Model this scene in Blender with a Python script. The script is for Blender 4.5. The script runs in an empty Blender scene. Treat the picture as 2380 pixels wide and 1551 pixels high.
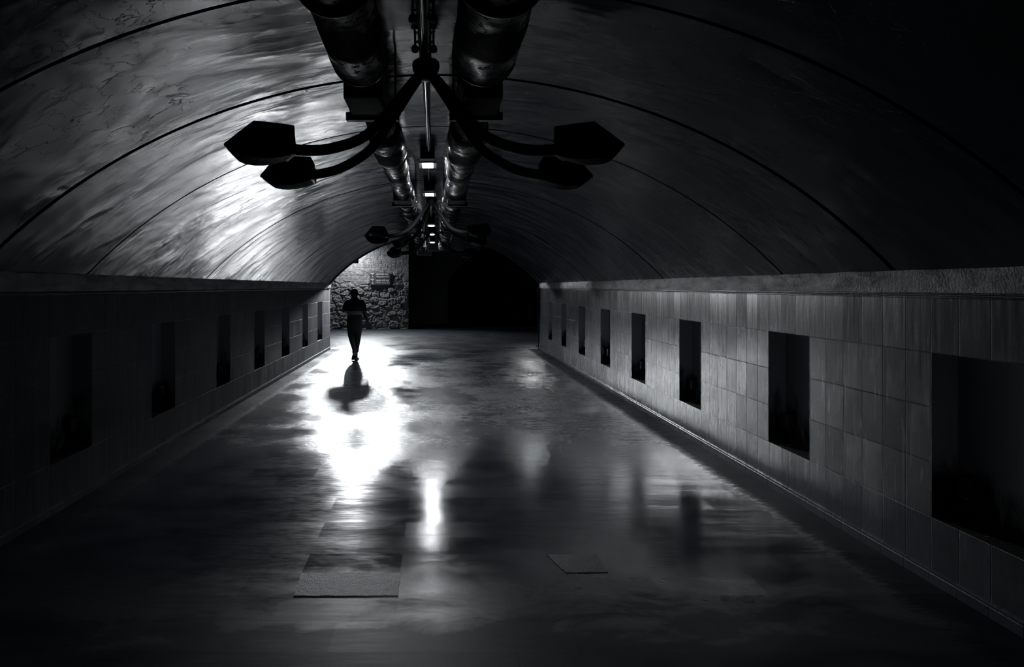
import bpy, bmesh, math, random
import numpy as np
from mathutils import Vector, Matrix
random.seed(7)
rng = np.random.default_rng(11)
C = bpy.context.scene.collection
S = bpy.context.scene

# ------------------------------------------------------------------ camera
F = 1600.0                      # focal length in pixels of the 2380 px wide frame
CX, CY = 1011.0, 667.0          # vanishing point of the tunnel
H = 1.75                        # eye height
cam_d = bpy.data.cameras.new('camera'); cam = bpy.data.objects.new('camera', cam_d); C.objects.link(cam)
cam.location = (0, 0, H); cam.rotation_euler = (math.pi/2, 0, 0)
cam_d.sensor_width = 36.0; cam_d.lens = 36.0*F/2380
cam_d.shift_x = (1190-CX)/2380; cam_d.shift_y = -(775.5-CY)/2380
cam_d.clip_start = 0.02; cam_d.clip_end = 200
S.camera = cam
S.view_settings.view_transform = 'Standard'; S.view_settings.look = 'None'
S.view_settings.exposure = 0.0; S.view_settings.gamma = 1.0
S.view_settings.use_curve_mapping = False
try:
    S.cycles.max_bounces = 8; S.cycles.sample_clamp_indirect = 40.0; S.cycles.blur_glossy = 0.3
except Exception: pass
wd = bpy.data.worlds.new('world'); S.world = wd; wd.use_nodes = True
wd.node_tree.nodes['Background'].inputs[0].default_value = (0.5, 0.7, 1, 1)
wd.node_tree.nodes['Background'].inputs[1].default_value = 0.0015

# ------------------------------------------------------------------ lights of the place
def area(name, loc, target, sx, sy, power, col, spread=math.pi):
    l = bpy.data.lights.new(name, 'AREA'); l.shape = 'RECTANGLE'; l.size = sx; l.size_y = sy
    l.energy = power; l.color = col; l.spread = spread
    o = bpy.data.objects.new(name, l); C.objects.link(o); o.location = loc
    o.rotation_euler = (Vector(target)-Vector(loc)).to_track_quat('-Z', 'Y').to_euler()
    return o
FLOOD = Vector((-2.6, 22.0, 2.62)); FLOOD_AIM = Vector((-1.9, 17.4, 0.0))
FAR = Vector((-2.95, 27.2, 4.15)); FAR_AIM = Vector((-1.9, 23.9, 0.0))
WASH = Vector((-3.35, 27.75, 3.42)); WASH_AIM = Vector((-3.3, 28.5, 1.7))
fd = (FLOOD_AIM-FLOOD).normalized(); wdn = (WASH_AIM-WASH).normalized()
area('flood_light_beam', FLOOD+fd*0.012, FLOOD_AIM, 0.26, 0.18, 175, (0.93, 0.97, 1.0), math.radians(64))
far_d = (FAR_AIM-FAR).normalized()
area('far_light_beam', FAR+far_d*0.012, FAR_AIM, 0.30, 0.20, 310, (0.93, 0.97, 1.0), math.radians(110))
SIDE = Vector((3.36, 24.0, 2.42)); SIDE_AIM = Vector((1.9, 13.0, 0.0)); side_d = (SIDE_AIM-SIDE).normalized()
area('side_light_beam', SIDE+side_d*0.012, SIDE_AIM, 0.14, 0.10, 2.2, (0.93, 0.97, 1.0), math.radians(80))
area('wash_light_beam', WASH+wdn*0.012, WASH_AIM, 0.30, 0.08, 70, (0.94, 0.97, 1.0))
LED_STRENGTH = 260.0

def P(px, py, Y):                # pixel + depth -> point, used while measuring the photograph
    return Vector(((px-CX)/F*Y, Y, H-(py-CY)/F*Y))

# ------------------------------------------------------------------ helpers
def tag(o, label, cat, group=None):
    o['label'] = label; o['category'] = cat
    if group: o['group'] = group
    return o
def thing(name, loc, label, cat, group=None, rz=0):
    o = bpy.data.objects.new(name, None); C.objects.link(o); o.location = loc; o.rotation_euler = (0, 0, rz)
    o.empty_display_size = 0.1
    return tag(o, label, cat, group)
def obj(name, bm, mats, parent=None, smooth=False, angle=None):
    me = bpy.data.meshes.new(name); bm.normal_update()
    if smooth:
        for f in bm.faces: f.smooth = True
        if angle is not None:
            for e in bm.edges:
                if len(e.link_faces) == 2 and e.calc_face_angle(0) > angle: e.smooth = False
    bm.to_mesh(me); bm.free()
    for m in (mats if isinstance(mats, (list, tuple)) else [mats]): me.materials.append(m)
    o = bpy.data.objects.new(name, me); C.objects.link(o)
    if parent: o.parent = parent
    return o
def struct(name, bm, mats, parent=None, **k):
    o = obj(name, bm, mats, parent, **k)
    if not parent: o['kind'] = 'structure'
    return o
def copy_tree(o, parent=None):
    c = o.copy(); C.objects.link(c); c.parent = parent
    for ch in list(o.children): copy_tree(ch, c)
    return c
def box(bm, x0, x1, y0, y1, z0, z1, bev=0.0, M=None, mi=0):
    r = bmesh.ops.create_cube(bm, size=1.0)
    vs = r['verts']
    bmesh.ops.scale(bm, vec=(x1-x0, y1-y0, z1-z0), verts=vs)
    bmesh.ops.translate(bm, vec=((x0+x1)/2, (y0+y1)/2, (z0+z1)/2), verts=vs)
    fs = set(f for v in vs for f in v.link_faces)
    for f in fs: f.material_index = mi
    if bev:
        es = list(set(e for v in vs for e in v.link_edges))
        rr = bmesh.ops.bevel(bm, geom=es, offset=bev, segments=2, affect='EDGES', profile=0.7)
        vs = list(set(v for f in rr['faces'] for v in f.verts))
    if M: bmesh.ops.transform(bm, matrix=M, verts=vs)
    return vs
def tube(bm, pts, rad, seg=12, caps=True, ell=None):
    """round tube through pts; rad number or list; ell=(a,b) scales section axes"""
    pts = [Vector(p) for p in pts]; n = len(pts)
    rad = rad if isinstance(rad, (list, tuple)) else [rad]*n
    up = Vector((0, 0, 1)); rings = []
    t0 = (pts[1]-pts[0]).normalized()
    if abs(t0.z) > 0.95: up = Vector((0, 1, 0))
    u = t0.cross(up).normalized()
    for i, p in enumerate(pts):
        t = (pts[min(i+1, n-1)]-pts[max(i-1, 0)]).normalized()
        u = (u - t*u.dot(t)).normalized(); v = t.cross(u)
        r = rad[i]; ra, rb = (r if isinstance(r, (tuple, list)) else (r, r))
        rings.append([bm.verts.new(p+u*ra*math.cos(a)+v*rb*math.sin(a)) for a in [2*math.pi*k/seg for k in range(seg)]])
    for a, b in zip(rings, rings[1:]):
        for k in range(seg): bm.faces.new((a[k], a[(k+1) % seg], b[(k+1) % seg], b[k]))
    if caps:
        bm.faces.new(rings[0][::-1]); bm.faces.new(rings[-1])
    return rings
def lathe(bm, prof, c=(0, 0, 0), seg=32, axis='Z', caps=True):
    """prof: list of (radius, height)"""
    c = Vector(c); rings = []
    for r, h in prof:
        ring = []
        for k in range(seg):
            a = 2*math.pi*k/seg
            if axis == 'Z': q = Vector((r*math.cos(a), r*math.sin(a), h))
            elif axis == 'Y': q = Vector((r*math.cos(a), h, r*math.sin(a)))
            else: q = Vector((h, r*math.cos(a), r*math.sin(a)))
            ring.append(bm.verts.new(c+q))
        rings.append(ring)
    for a, b in zip(rings, rings[1:]):
        for k in range(seg): bm.faces.new((a[k], a[(k+1) % seg], b[(k+1) % seg], b[k]))
    if caps:
        bm.faces.new(rings[0][::-1]); bm.faces.new(rings[-1])
    bmesh.ops.recalc_face_normals(bm, faces=bm.faces)
def prism(bm, outline, d, frame):
    """outline 2-D points extruded by d; frame maps (u,v,w)->Vector"""
    a = [bm.verts.new(frame(u, v, 0)) for u, v in outline]; b = [bm.verts.new(frame(u, v, d)) for u, v in outline]
    n = len(outline)
    bm.faces.new(a); bm.faces.new(b[::-1])
    for k in range(n): bm.faces.new((a[k], b[k], b[(k+1) % n], a[(k+1) % n]))
    bmesh.ops.recalc_face_normals(bm, faces=bm.faces)

# ------------------------------------------------------------------ node helpers
class NT:
    def __init__(s, name):
        s.m = bpy.data.materials.new(name); s.m.use_nodes = True
        s.t = s.m.node_tree; s.n = s.t.nodes
        s.b = s.n['Principled BSDF']
        s.tc = s.n.new('ShaderNodeTexCoord'); s.co = s.tc.outputs['Object']
    def link(s, a, b): s.t.links.new(a, b)
    def put(s, sock, v):
        if isinstance(v, bpy.types.NodeSocket): s.link(v, sock)
        elif v is not None:
            if hasattr(sock, 'default_value'):
                if sock.type == 'VECTOR' and not isinstance(v, (tuple, list, Vector)): v = (v, v, v)
                if sock.type == 'RGBA' and len(v) == 3: v = (*v, 1)
                sock.default_value = v
    def math(s, op, a, b=None, c=None, clamp=False):
        n = s.n.new('ShaderNodeMath'); n.operation = op; n.use_clamp = clamp
        for i, v in enumerate((a, b, c)):
            if v is not None: s.put(n.inputs[i], v)
        return n.outputs[0]
    def vmath(s, op, a, b=None, c=None):
        n = s.n.new('ShaderNodeVectorMath'); n.operation = op
        for i, v in enumerate((a, b)):
            if v is not None: s.put(n.inputs[i], v)
        if c is not None: s.put(n.inputs['Scale'], c)
        return n.outputs[0]
    def xyz(s, v=None):
        n = s.n.new('ShaderNodeSeparateXYZ'); s.link(v or s.co, n.inputs[0]); return n.outputs
    def comb(s, x, y, z):
        n = s.n.new('ShaderNodeCombineXYZ')
        for i, v in enumerate((x, y, z)): s.put(n.inputs[i], v)
        return n.outputs[0]
    def scale(s, v, sc): return s.vmath('MULTIPLY', v, sc)
    def noise(s, v=None, scale=5, detail=4, rough=0.55, dist=0.0):
        n = s.n.new('ShaderNodeTexNoise'); s.link(v or s.co, n.inputs['Vector'])
        n.inputs['Scale'].default_value = scale; n.inputs['Detail'].default_value = detail
        n.inputs['Roughness'].default_value = rough; n.inputs['Distortion'].default_value = dist
        return n.outputs['Fac']
    def white(s, v):
        n = s.n.new('ShaderNodeTexWhiteNoise'); n.noise_dimensions = '3D'; s.link(v, n.inputs['Vector'])
        return n.outputs
    def rng(s, v, a, b, c=0.0, d=1.0, smooth=False):
        n = s.n.new('ShaderNodeMapRange'); n.clamp = True
        if smooth: n.interpolation_type = 'SMOOTHSTEP'
        s.put(n.inputs[0], v)
        for i, q in enumerate((a, b, c, d)): s.put(n.inputs[i+1], q)
        return n.outputs[0]
    def mix(s, f, a, b):
        n = s.n.new('ShaderNodeMix'); n.data_type = 'RGBA'
        s.put(n.inputs[0], f); s.put(n.inputs[6], a); s.put(n.inputs[7], b)
        return n.outputs[2]
    def bump(s, h, dist=0.01, strength=1.0, normal=None):
        n = s.n.new('ShaderNodeBump'); n.inputs['Distance'].default_value = dist
        s.put(n.inputs['Strength'], strength); s.link(h, n.inputs['Height'])
        if normal: s.link(normal, n.inputs['Normal'])
        return n.outputs[0]
    def out(s, color=None, rough=None, normal=None, metal=None, spec=None, coat=None, coat_r=None):
        s.put(s.b.inputs['Base Color'], color); s.put(s.b.inputs['Roughness'], rough)
        if normal: s.link(normal, s.b.inputs['Normal'])
        s.put(s.b.inputs['Metallic'], metal)
        if spec is not None: s.put(s.b.inputs['Specular IOR Level'], spec)
        if coat is not None: s.put(s.b.inputs['Coat Weight'], coat)
        if coat_r is not None: s.put(s.b.inputs['Coat Roughness'], coat_r)
        return s.m
def simple(name, col, rough=0.5, metal=0.0, nscale=30, bump=0.002, var=0.25, spec=None):
    t = NT(name); n = t.noise(scale=nscale)
    c2 = tuple(v*(1-var) for v in col)
    return t.out(t.mix(n, c2, col), t.rng(n, 0.3, 0.7, rough*0.85, min(1, rough*1.15)), t.bump(n, bump), metal, spec)

# ---- wall tiles (0.2195 x 0.325 m), Y along the wall
def tile_mat(name, y0, r0=0.46, r1=0.36, sp=0.5):
    t = NT(name); x, y, z = t.xyz()
    a = t.math('DIVIDE', t.math('SUBTRACT', y, y0), 0.2195); b = t.math('DIVIDE', t.math('SUBTRACT', z, 0.06), 0.325)
    fa = t.math('FRACT', a); fb = t.math('FRACT', b)
    da = t.math('MULTIPLY', t.math('MINIMUM', fa, t.math('SUBTRACT', 1.0, fa)), 0.2195)
    db = t.math('MULTIPLY', t.math('MINIMUM', fb, t.math('SUBTRACT', 1.0, fb)), 0.325)
    d = t.math('MINIMUM', da, db)
    cell = t.comb(t.math('FLOOR', a), t.math('FLOOR', b), 3.0)
    w = t.white(cell)
    tone = t.rng(w[0], 0, 1, 0.80, 1.12)
    streak = t.noise(t.scale(t.co, (1, 26, 2.2)), 1.0, 5, 0.6)
    grime = t.noise(t.scale(t.co, (1, 3, 1.6)), 1.0, 4, 0.6, 0.4)
    fine = t.noise(scale=90, detail=3)
    val = t.math('MULTIPLY', tone, t.rng(streak, 0.25, 0.75, 0.62, 1.15))
    val = t.math('MULTIPLY', val, t.rng(grime, 0.3, 0.7, 0.7, 1.1))
    joint = t.rng(d, 0.0015, 0.003)
    val = t.math('MULTIPLY', val, t.rng(joint, 0, 1, 0.35, 1))
    col = t.mix(val, (0.008, 0.010, 0.013), (0.076, 0.088, 0.103))
    mort = t.math('MULTIPLY', t.rng(db, 0.003, 0.0015), t.rng(t.noise(t.scale(t.co, (1, 1.6, 3.0)), 1.0, 3), 0.42, 0.58))
    col = t.mix(mort, col, (0.30, 0.32, 0.34))
    # slight tilt of each tile
    tl = t.vmath('SCALE', t.vmath('SUBTRACT', w[1], (0.5, 0.5, 0.5)), None, 0.03)
    geo = t.n.new('ShaderNodeNewGeometry')
    nn = t.vmath('NORMALIZE', t.vmath('ADD', geo.outputs['Normal'], tl))
    hgt = t.math('ADD', t.math('MULTIPLY', t.rng(d, 0.0008, 0.004), 0.6), t.math('MULTIPLY', streak, 0.22))
    hgt = t.math('ADD', hgt, t.math('MULTIPLY', fine, 0.12))
    nb = t.bump(hgt, 0.004, 0.9, nn)
    rough = t.rng(streak, 0.3, 0.7, r0, r1)
    return t.out(col, rough, nb, spec=sp)
M_tile_r = tile_mat('wall_tiles_right', 5.397, 0.30, 0.21, 0.80)
M_tile_l = tile_mat('wall_tiles_left', 5.26, 0.66, 0.55, 0.25)

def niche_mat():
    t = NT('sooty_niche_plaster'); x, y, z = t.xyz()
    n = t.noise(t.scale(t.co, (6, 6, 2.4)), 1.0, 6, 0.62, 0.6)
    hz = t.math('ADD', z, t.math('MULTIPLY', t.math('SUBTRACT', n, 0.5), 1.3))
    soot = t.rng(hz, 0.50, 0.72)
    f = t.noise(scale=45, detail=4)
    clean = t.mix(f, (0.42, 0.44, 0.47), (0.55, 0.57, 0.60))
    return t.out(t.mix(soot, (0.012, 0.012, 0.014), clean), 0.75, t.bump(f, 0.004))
M_niche = niche_mat()

def band_mat():
    t = NT('worn_plaster_band')
    n = t.noise(t.scale(t.co, (2, 3, 9)), 1.0, 6, 0.65, 0.3); f = t.noise(scale=60, detail=5)
    col = t.mix(t.rng(n, 0.3, 0.7), (0.16, 0.17, 0.19), (0.58, 0.60, 0.63))
    return t.out(col, t.rng(n, 0.3, 0.7, 0.62, 0.42), t.bump(t.math('ADD', n, t.math('MULTIPLY', f, 0.5)), 0.012))
M_band = band_mat()

# ---- vault: glossy painted sheet with trowel streaks round the curve
def vault_mat():
    t = NT('glossy_painted_vault'); x, y, z = t.xyz()
    ang = t.math('ARCTAN2', x, t.math('ADD', z, 0.97))
    uv = t.comb(t.math('MULTIPLY', ang, 4.0), y, 0.0)          # metres round the curve, metres along
    wob = t.noise(uv, 1.3, 3, 0.5)
    uvw = t.comb(t.math('MULTIPLY', ang, 4.0), t.math('ADD', y, t.math('MULTIPLY', wob, 0.25)), 0.0)
    streak = t.noise(t.scale(uvw, (0.8, 6.0, 1)), 1.0, 6, 0.62, 0.5)
    fine = t.noise(t.scale(uvw, (5, 26, 1)), 1.0, 5, 0.6, 0.2)
    big = t.noise(t.scale(uvw, (1.0, 1.7, 1)), 1.0, 3, 0.55, 0.8)
    crk = t.n.new('ShaderNodeTexVoronoi'); crk.feature = 'DISTANCE_TO_EDGE'
    t.link(t.scale(t.vmath('ADD', uvw, t.comb(t.math('MULTIPLY', fine, 0.25), t.math('MULTIPLY', wob, 0.5), 0)), (1.5, 0.9, 1)), crk.inputs['Vector'])
    crack = t.rng(crk.outputs['Distance'], 0.0, 0.012)
    cm = t.rng(t.noise(uv, 0.9, 2), 0.5, 0.6)
    crack = t.math('MAXIMUM', crack, t.math('SUBTRACT', 1.0, cm))
    v = t.math('MULTIPLY', t.rng(streak, 0.3, 0.7, 0.85, 1.05), t.rng(big, 0.3, 0.7, 0.85, 1.05))
    v = t.math('MULTIPLY', v, t.rng(crack, 0, 1, 0.5, 1))
    col = t.mix(v, (0.016, 0.020, 0.027), (0.062, 0.074, 0.092))
    patch = t.rng(t.math('MULTIPLY', t.math('ADD', big, streak), 0.5), 0.40, 0.58)
    rough = t.rng(patch, 0, 1, 0.23, 0.12)
    h = t.math('ADD', t.math('MULTIPLY', streak, 0.05), t.math('MULTIPLY', fine, 0.035))
    h = t.math('ADD', h, t.math('MULTIPLY', crack, 0.15))
    h = t.math('ADD', h, t.math('ADD', t.math('MULTIPLY', wob, 1.2), t.math('MULTIPLY', big, 0.55)))
    return t.out(col, rough, t.bump(h, 0.020, 1.0), spec=t.rng(patch, 0, 1, 0.22, 0.8))
M_vault = vault_mat()
M_groove = simple('groove_shadow_gap', (0.015, 0.016, 0.018), 0.9)

# ---- polished stone floor
def floor_mat():
    t = NT('polished_stone_slabs'); x, y, z = t.xyz()
    row = t.math('DIVIDE', t.math('SUBTRACT', y, 4.204), 0.303)
    ri = t.math('FLOOR', row); fr = t.math('FRACT', row)
    shift = t.math('MULTIPLY', t.math('FRACT', t.math('MULTIPLY', ri, 0.5)), 0.604)
    c = t.math('DIVIDE', t.math('ADD', t.math('ADD', x, 0.817), shift), 0.604)
    ci = t.math('FLOOR', c); fc = t.math('FRACT', c)
    dr = t.math('MULTIPLY', t.math('MINIMUM', fr, t.math('SUBTRACT', 1.0, fr)), 0.303)
    dc = t.math('MULTIPLY', t.math('MINIMUM', fc, t.math('SUBTRACT', 1.0, fc)), 0.604)
    d = t.math('MINIMUM', dr, dc)
    w = t.white(t.comb(ci, ri, 7.0))
    wr = t.white(t.comb(5.0, ri, 2.0))
    far = t.rng(y, 5.5, 9.5, 0, 1, True)                      # the walked part stays smooth, beyond it is cleft slate
    side = t.rng(x, -0.2, -1.2, 0, 1, True)
    cleft_zone = t.math('MULTIPLY', far, t.rng(t.noise(t.scale(t.co, (0.7, 0.5, 1)), 1.0, 3, 0.6), 0.35, 0.62, 0.25, 1.0))
    cleft = t.noise(t.scale(t.co, (7.0, 26.0, 1)), 1.0, 8, 0.70, 0.35)
    wave = t.noise(t.scale(t.co, (0.9, 3.4, 1)), 1.0, 3, 0.5)
    fine = t.noise(scale=120, detail=3)
    stain = t.noise(t.scale(t.co, (1.6, 2.6, 1)), 1.0, 5, 0.6, 0.5)
    col = t.mix(t.math('MULTIPLY', t.rng(stain, 0.3, 0.7), t.rng(w[0], 0, 1, 0.75, 1.1)), (0.014, 0.017, 0.022), (0.042, 0.049, 0.061))
    grain = t.noise(t.scale(t.co, (9.0, 30.0, 1)), 1.0, 8, 0.75, 0.5)
    flake = t.noise(t.scale(t.co, (3.0, 11.0, 1)), 1.0, 6, 0.65, 1.0)
    tex = t.math('MULTIPLY', t.rng(grain, 0.38, 0.60), t.rng(flake, 0.38, 0.56, 0.35, 1.0))
    texz = t.math('MULTIPLY', t.math('MAXIMUM', cleft_zone, t.math('MULTIPLY', side, 0.35)), 0.92)
    keep = t.math('SUBTRACT', 1.0, t.math('MULTIPLY', texz, t.math('SUBTRACT', 1.0, tex)))
    col = t.mix(keep, (0.010, 0.012, 0.015), col)
    joint = t.rng(d, 0.001, 0.0025)
    jm = t.rng(t.noise(t.scale(t.co, (1.1, 1.3, 1)), 1.0, 2), 0.48, 0.62)
    joint = t.math('MAXIMUM', joint, jm)
    col = t.mix(joint, (0.015, 0.016, 0.018), col)
    tl = t.vmath('MULTIPLY', t.vmath('SUBTRACT', w[1], (0.5, 0.5, 0.5)), (0.010, 0.020, 0))
    tl2 = t.vmath('MULTIPLY', t.vmath('SUBTRACT', wr[1], (0.5, 0.5, 0.5)), (0.004, 0.012, 0))
    geo = t.n.new('ShaderNodeNewGeometry')
    nn = t.vmath('NORMALIZE', t.vmath('ADD', geo.outputs['Normal'], t.vmath('ADD', tl, tl2)))
    nb = t.bump(wave, 0.008, 0.5, nn)
    nb = t.bump(cleft, 0.012, t.rng(cleft_zone, 0, 1, 0.03, 1.0), nb)
    nb = t.bump(fine, 0.0003, 0.5, nb)
    rough = t.math('ADD', t.rng(stain, 0.3, 0.7, 0.08, 0.15), t.math('MULTIPLY', w[0], 0.05))
    rough = t.math('ADD', rough, t.math('MULTIPLY', cleft_zone, 0.04))
    rough = t.math('ADD', rough, t.rng(y, 17.0, 22.0, 0, 0.14))
    worn = t.rng(t.math('ADD', y, t.math('MULTIPLY', t.math('SUBTRACT', stain, 0.5), 2.2)), 4.35, 3.55)
    rough = t.math('ADD', rough, t.math('MULTIPLY', worn, 0.30))
    edge = t.math('ADD', t.math('ABSOLUTE', x), t.math('MULTIPLY', t.math('SUBTRACT', cleft, 0.5), 0.35))
    dirty = t.rng(edge, 2.56, 2.68)
    dirty = t.math('MULTIPLY', dirty, t.math('LESS_THAN', y, 19.3))
    rough = t.math('ADD', rough, t.math('MULTIPLY', dirty, 0.45))
    sp = t.math('MULTIPLY', t.math('MULTIPLY', t.rng(dirty, 0, 1, 0.55, 0.10), t.rng(keep, 0, 1, 0.10, 1.0)), t.rng(worn, 0, 1, 1.0, 0.10))
    rough = t.math('ADD', rough, t.math('MULTIPLY', t.math('SUBTRACT', 1.0, keep), 0.28))
    return t.out(col, rough, nb, spec=sp)
M_floor = floor_mat()
def slab_mat():
    t = NT('rough_replacement_slab')
    n = t.noise(scale=14, detail=6, rough=0.65); f = t.noise(scale=120, detail=3)
    return t.out(t.mix(n, (0.035, 0.040, 0.047), (0.075, 0.083, 0.094)), 0.50, t.bump(t.math('ADD', n, f), 0.004), spec=0.12)
M_slab = slab_mat()

def stone_mat():
    t = NT('rubble_stone')
    n = t.noise(scale=7, detail=7, rough=0.65); f = t.noise(scale=45, detail=5)
    return t.out(t.mix(t.rng(n, 0.3, 0.7), (0.08, 0.084, 0.09), (0.27, 0.27, 0.27)), 0.85, t.bump(t.math('ADD', n, f), 0.012))
M_stone = stone_mat()

def tar_mat():
    t = NT('tarred_pipe_wrap')
    n = t.noise(t.scale(t.co, (7, 5, 7)), 1.0, 5, 0.6, 0.6); f = t.noise(scale=38, detail=5, dist=0.8)
    pits = t.rng(f, 0.36, 0.44)
    col = t.mix(pits, (0.003, 0.003, 0.004), (0.012, 0.013, 0.016))
    gl = t.math('MULTIPLY', pits, t.rng(t.noise(scale=3.1, detail=3), 0.5, 0.60))
    h = t.math('ADD', t.math('MULTIPLY', n, 1.0), t.math('ADD', t.math('MULTIPLY', f, 0.35), t.math('MULTIPLY', pits, 0.3)))
    return t.out(col, t.rng(gl, 0, 1, 0.7, 0.22), t.bump(h, 0.008, 0.7), spec=t.rng(gl, 0, 1, 0.02, 0.2))
M_tar = tar_mat()
M_iron = simple('black_painted_iron', (0.006, 0.0065, 0.008), 0.42, 0.0, 60, 0.0008, spec=0.25)
M_matte = simple('matte_black_iron', (0.003, 0.0033, 0.004), 0.75, 0.0, 60, 0.0008, spec=0.06)
M_steel = simple('grey_steel_channel', (0.010, 0.011, 0.013), 0.6, 0.0, 40, 0.001)
M_conduit = simple('glossy_dark_conduit', (0.006, 0.0065, 0.008), 0.10, 0.0, 20, 0.0002, spec=0.5)
M_white = simple('pale_fixture_plate', (0.30, 0.31, 0.32), 0.4)
M_glass = simple('dusty_lamp_glass', (0.35, 0.36, 0.37), 0.10, 0.0, 25, 0.0005, spec=0.9)
M_refl = simple('polished_reflector', (0.6, 0.6, 0.6), 0.25, 0.8, 25, 0.0006)
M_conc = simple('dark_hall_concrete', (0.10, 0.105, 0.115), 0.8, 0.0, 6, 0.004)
M_unlitconc = simple('unlit_dark_passage_plaster', (0.012, 0.0125, 0.014), 0.9, 0.0, 6, 0.004)  # near-black colour paints in the darkness of the unlit hall side and passage
M_sign = simple('dark_sign_board', (0.045, 0.05, 0.06), 0.45, 0.0, 50, 0.0004)
M_signp = simple('sign_index_strip', (0.075, 0.08, 0.09), 0.45, 0.0, 50, 0.0004)
M_letter = simple('white_sign_lettering', (0.75, 0.75, 0.73), 0.5, 0.0, 50, 0.0001, 0.05)
M_chalk = simple('chalk_line', (0.30, 0.30, 0.30), 0.9)
M_cable = simple('black_rubber_cable', (0.02, 0.02, 0.022), 0.5)
def emis(name, col, s):
    t = NT(name); t.out((0.8, 0.8, 0.8), 0.5)
    t.put(t.b.inputs['Emission Color'], col); t.b.inputs['Emission Strength'].default_value = s
    return t.m
M_led = emis('lit_led_lens', (0.94, 0.97, 1.0), LED_STRENGTH)

# ------------------------------------------------------------------ tunnel numbers
HW = 2.94; Y0, Y1 = -5.0, 19.3; ZS = 1.84; FX = F*HW
def va(Y): return 0.46 + 0.03*min(1, max(0, (Y-7)/12.3))
def arch(u, Y, off=0.0, hw=HW):
    """u in -1..1 -> point of the vault section at depth Y (off = outward)"""
    s = H + va(Y)*HW - ZS; R = (hw*hw+s*s)/(2*s); zc = ZS+s-R
    th = u*math.asin(hw/R)
    return Vector(((R+off)*math.sin(th), Y, zc+(R+off)*math.cos(th)))

# ---- floor
bm = bmesh.new()
box(bm, -7.5, 12.5, Y0, 48, -0.2, 0)
struct('floor', bm, M_floor)

# ---- side walls with niches
def wall(name, sgn, niches, mat):
    bm = bmesh.new(); D = 0.155; T = 0.40; z0, z1, zt = 0.385, 1.36, ZS+0.02
    niches = sorted(niches)
    def q(pts, mi=0):
        f = bm.faces.new([bm.verts.new(p) for p in pts]); f.material_index = mi
    def X(d): return sgn*(HW+d)
    ys = [Y0]+[v for n in niches for v in n]+[Y1]
    for i in range(len(ys)-1):
        a, b = ys[i], ys[i+1]
        q([(X(0), a, -0.05), (X(0), b, -0.05), (X(0), b, z0), (X(0), a, z0)])
        q([(X(0), a, z1), (X(0), b, z1), (X(0), b, zt), (X(0), a, zt)])
        if i % 2 == 0:
            q([(X(0), a, z0), (X(0), b, z0), (X(0), b, z1), (X(0), a, z1)])
        else:
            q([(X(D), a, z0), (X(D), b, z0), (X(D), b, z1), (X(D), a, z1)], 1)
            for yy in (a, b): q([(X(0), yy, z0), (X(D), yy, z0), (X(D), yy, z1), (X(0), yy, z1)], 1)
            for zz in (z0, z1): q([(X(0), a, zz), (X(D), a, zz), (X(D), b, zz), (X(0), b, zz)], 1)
    q([(X(T), Y0, -0.05), (X(T), Y1, -0.05), (X(T), Y1, zt), (X(T), Y0, zt)])
    for yy in (Y0, Y1): q([(X(0), yy, -0.05), (X(T), yy, -0.05), (X(T), yy, zt), (X(0), yy, zt)])
    q([(X(0), Y0, zt), (X(T), Y0, zt), (X(T), Y1, zt), (X(0), Y1, zt)])
    q([(X(0), Y0, -0.05), (X(T), Y0, -0.05), (X(T), Y1, -0.05), (X(0), Y1, -0.05)])
    bmesh.ops.remove_doubles(bm, verts=bm.verts, dist=0.0005)
    bmesh.ops.recalc_face_normals(bm, faces=bm.faces)
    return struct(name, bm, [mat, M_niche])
NR = [(FX/a, FX/b) for a, b in ((1376, 1154), (870, 775), (618, 568), (489, 457), (407, 385), (349, 334), (305, 294), (272, 264))]
NL = [(FX/a, FX/b) for a, b in ((895, 798), (658, 604), (507.5, 476), (419.5, 396), (356, 338), (308, 295), (273, 262))]
NR = [(1.25, 1.91)]+NR; NL = [(0.95, 1.61), (3.08, 3.74)]+NL
wall('wall_right', 1, NR, M_tile_r)
wall('wall_left', -1, NL, M_tile_l)

# ---- plaster band over the tiles, with the cable that runs below it
def band(name, sgn):
    bm = bmesh.new(); n = 240; rings = []
    r = random.Random(3 if sgn > 0 else 5)
    for i in range(n+1):
        y = Y0+(Y1-Y0)*i/n
        j = [r.uniform(-0.004, 0.004) for _ in range(3)]
        prof = [(0.0, 1.712), (0.020, 1.716), (0.022+j[0], 1.76), (0.020+j[1], 1.82), (0.015, 1.852+j[2]), (-0.02, 1.87)]
        rings.append([bm.verts.new((sgn*(HW-d), y, z)) for d, z in prof])
    for a, b in zip(rings, rings[1:]):
        for k in range(5): bm.faces.new((a[k], a[k+1], b[k+1], b[k]))
    bmesh.ops.recalc_face_normals(bm, faces=bm.faces)
    struct(name, bm, M_band)
band('trim_1', -1); band('trim_2', 1)
for sgn, lab in ((-1, 'thin black cable clipped under the plaster band of the dark left wall'), (1, 'thin black cable clipped under the plaster band of the lit right wall')):
    bm = bmesh.new()
    tube(bm, [(sgn*(HW-0.007), Y0+0.2+i*0.48, 1.700+0.003*math.sin(i*1.7+sgn)) for i in range(50)], 0.007, 8)
    tag(obj('wall_cable', bm, M_cable, smooth=True), lab, 'cable')
# skirting tiles
for k, sgn in ((1, -1), (2, 1)):
    bm = bmesh.new()
    box(bm, *(sorted((sgn*(HW-0.012), sgn*(HW+0.02)))), Y0, Y1-0.01, -0.02, 0.075, 0.004)
    struct('baseboard_left' if sgn < 0 else 'baseboard_right', bm, M_tile_l if sgn < 0 else M_tile_r)

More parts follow.
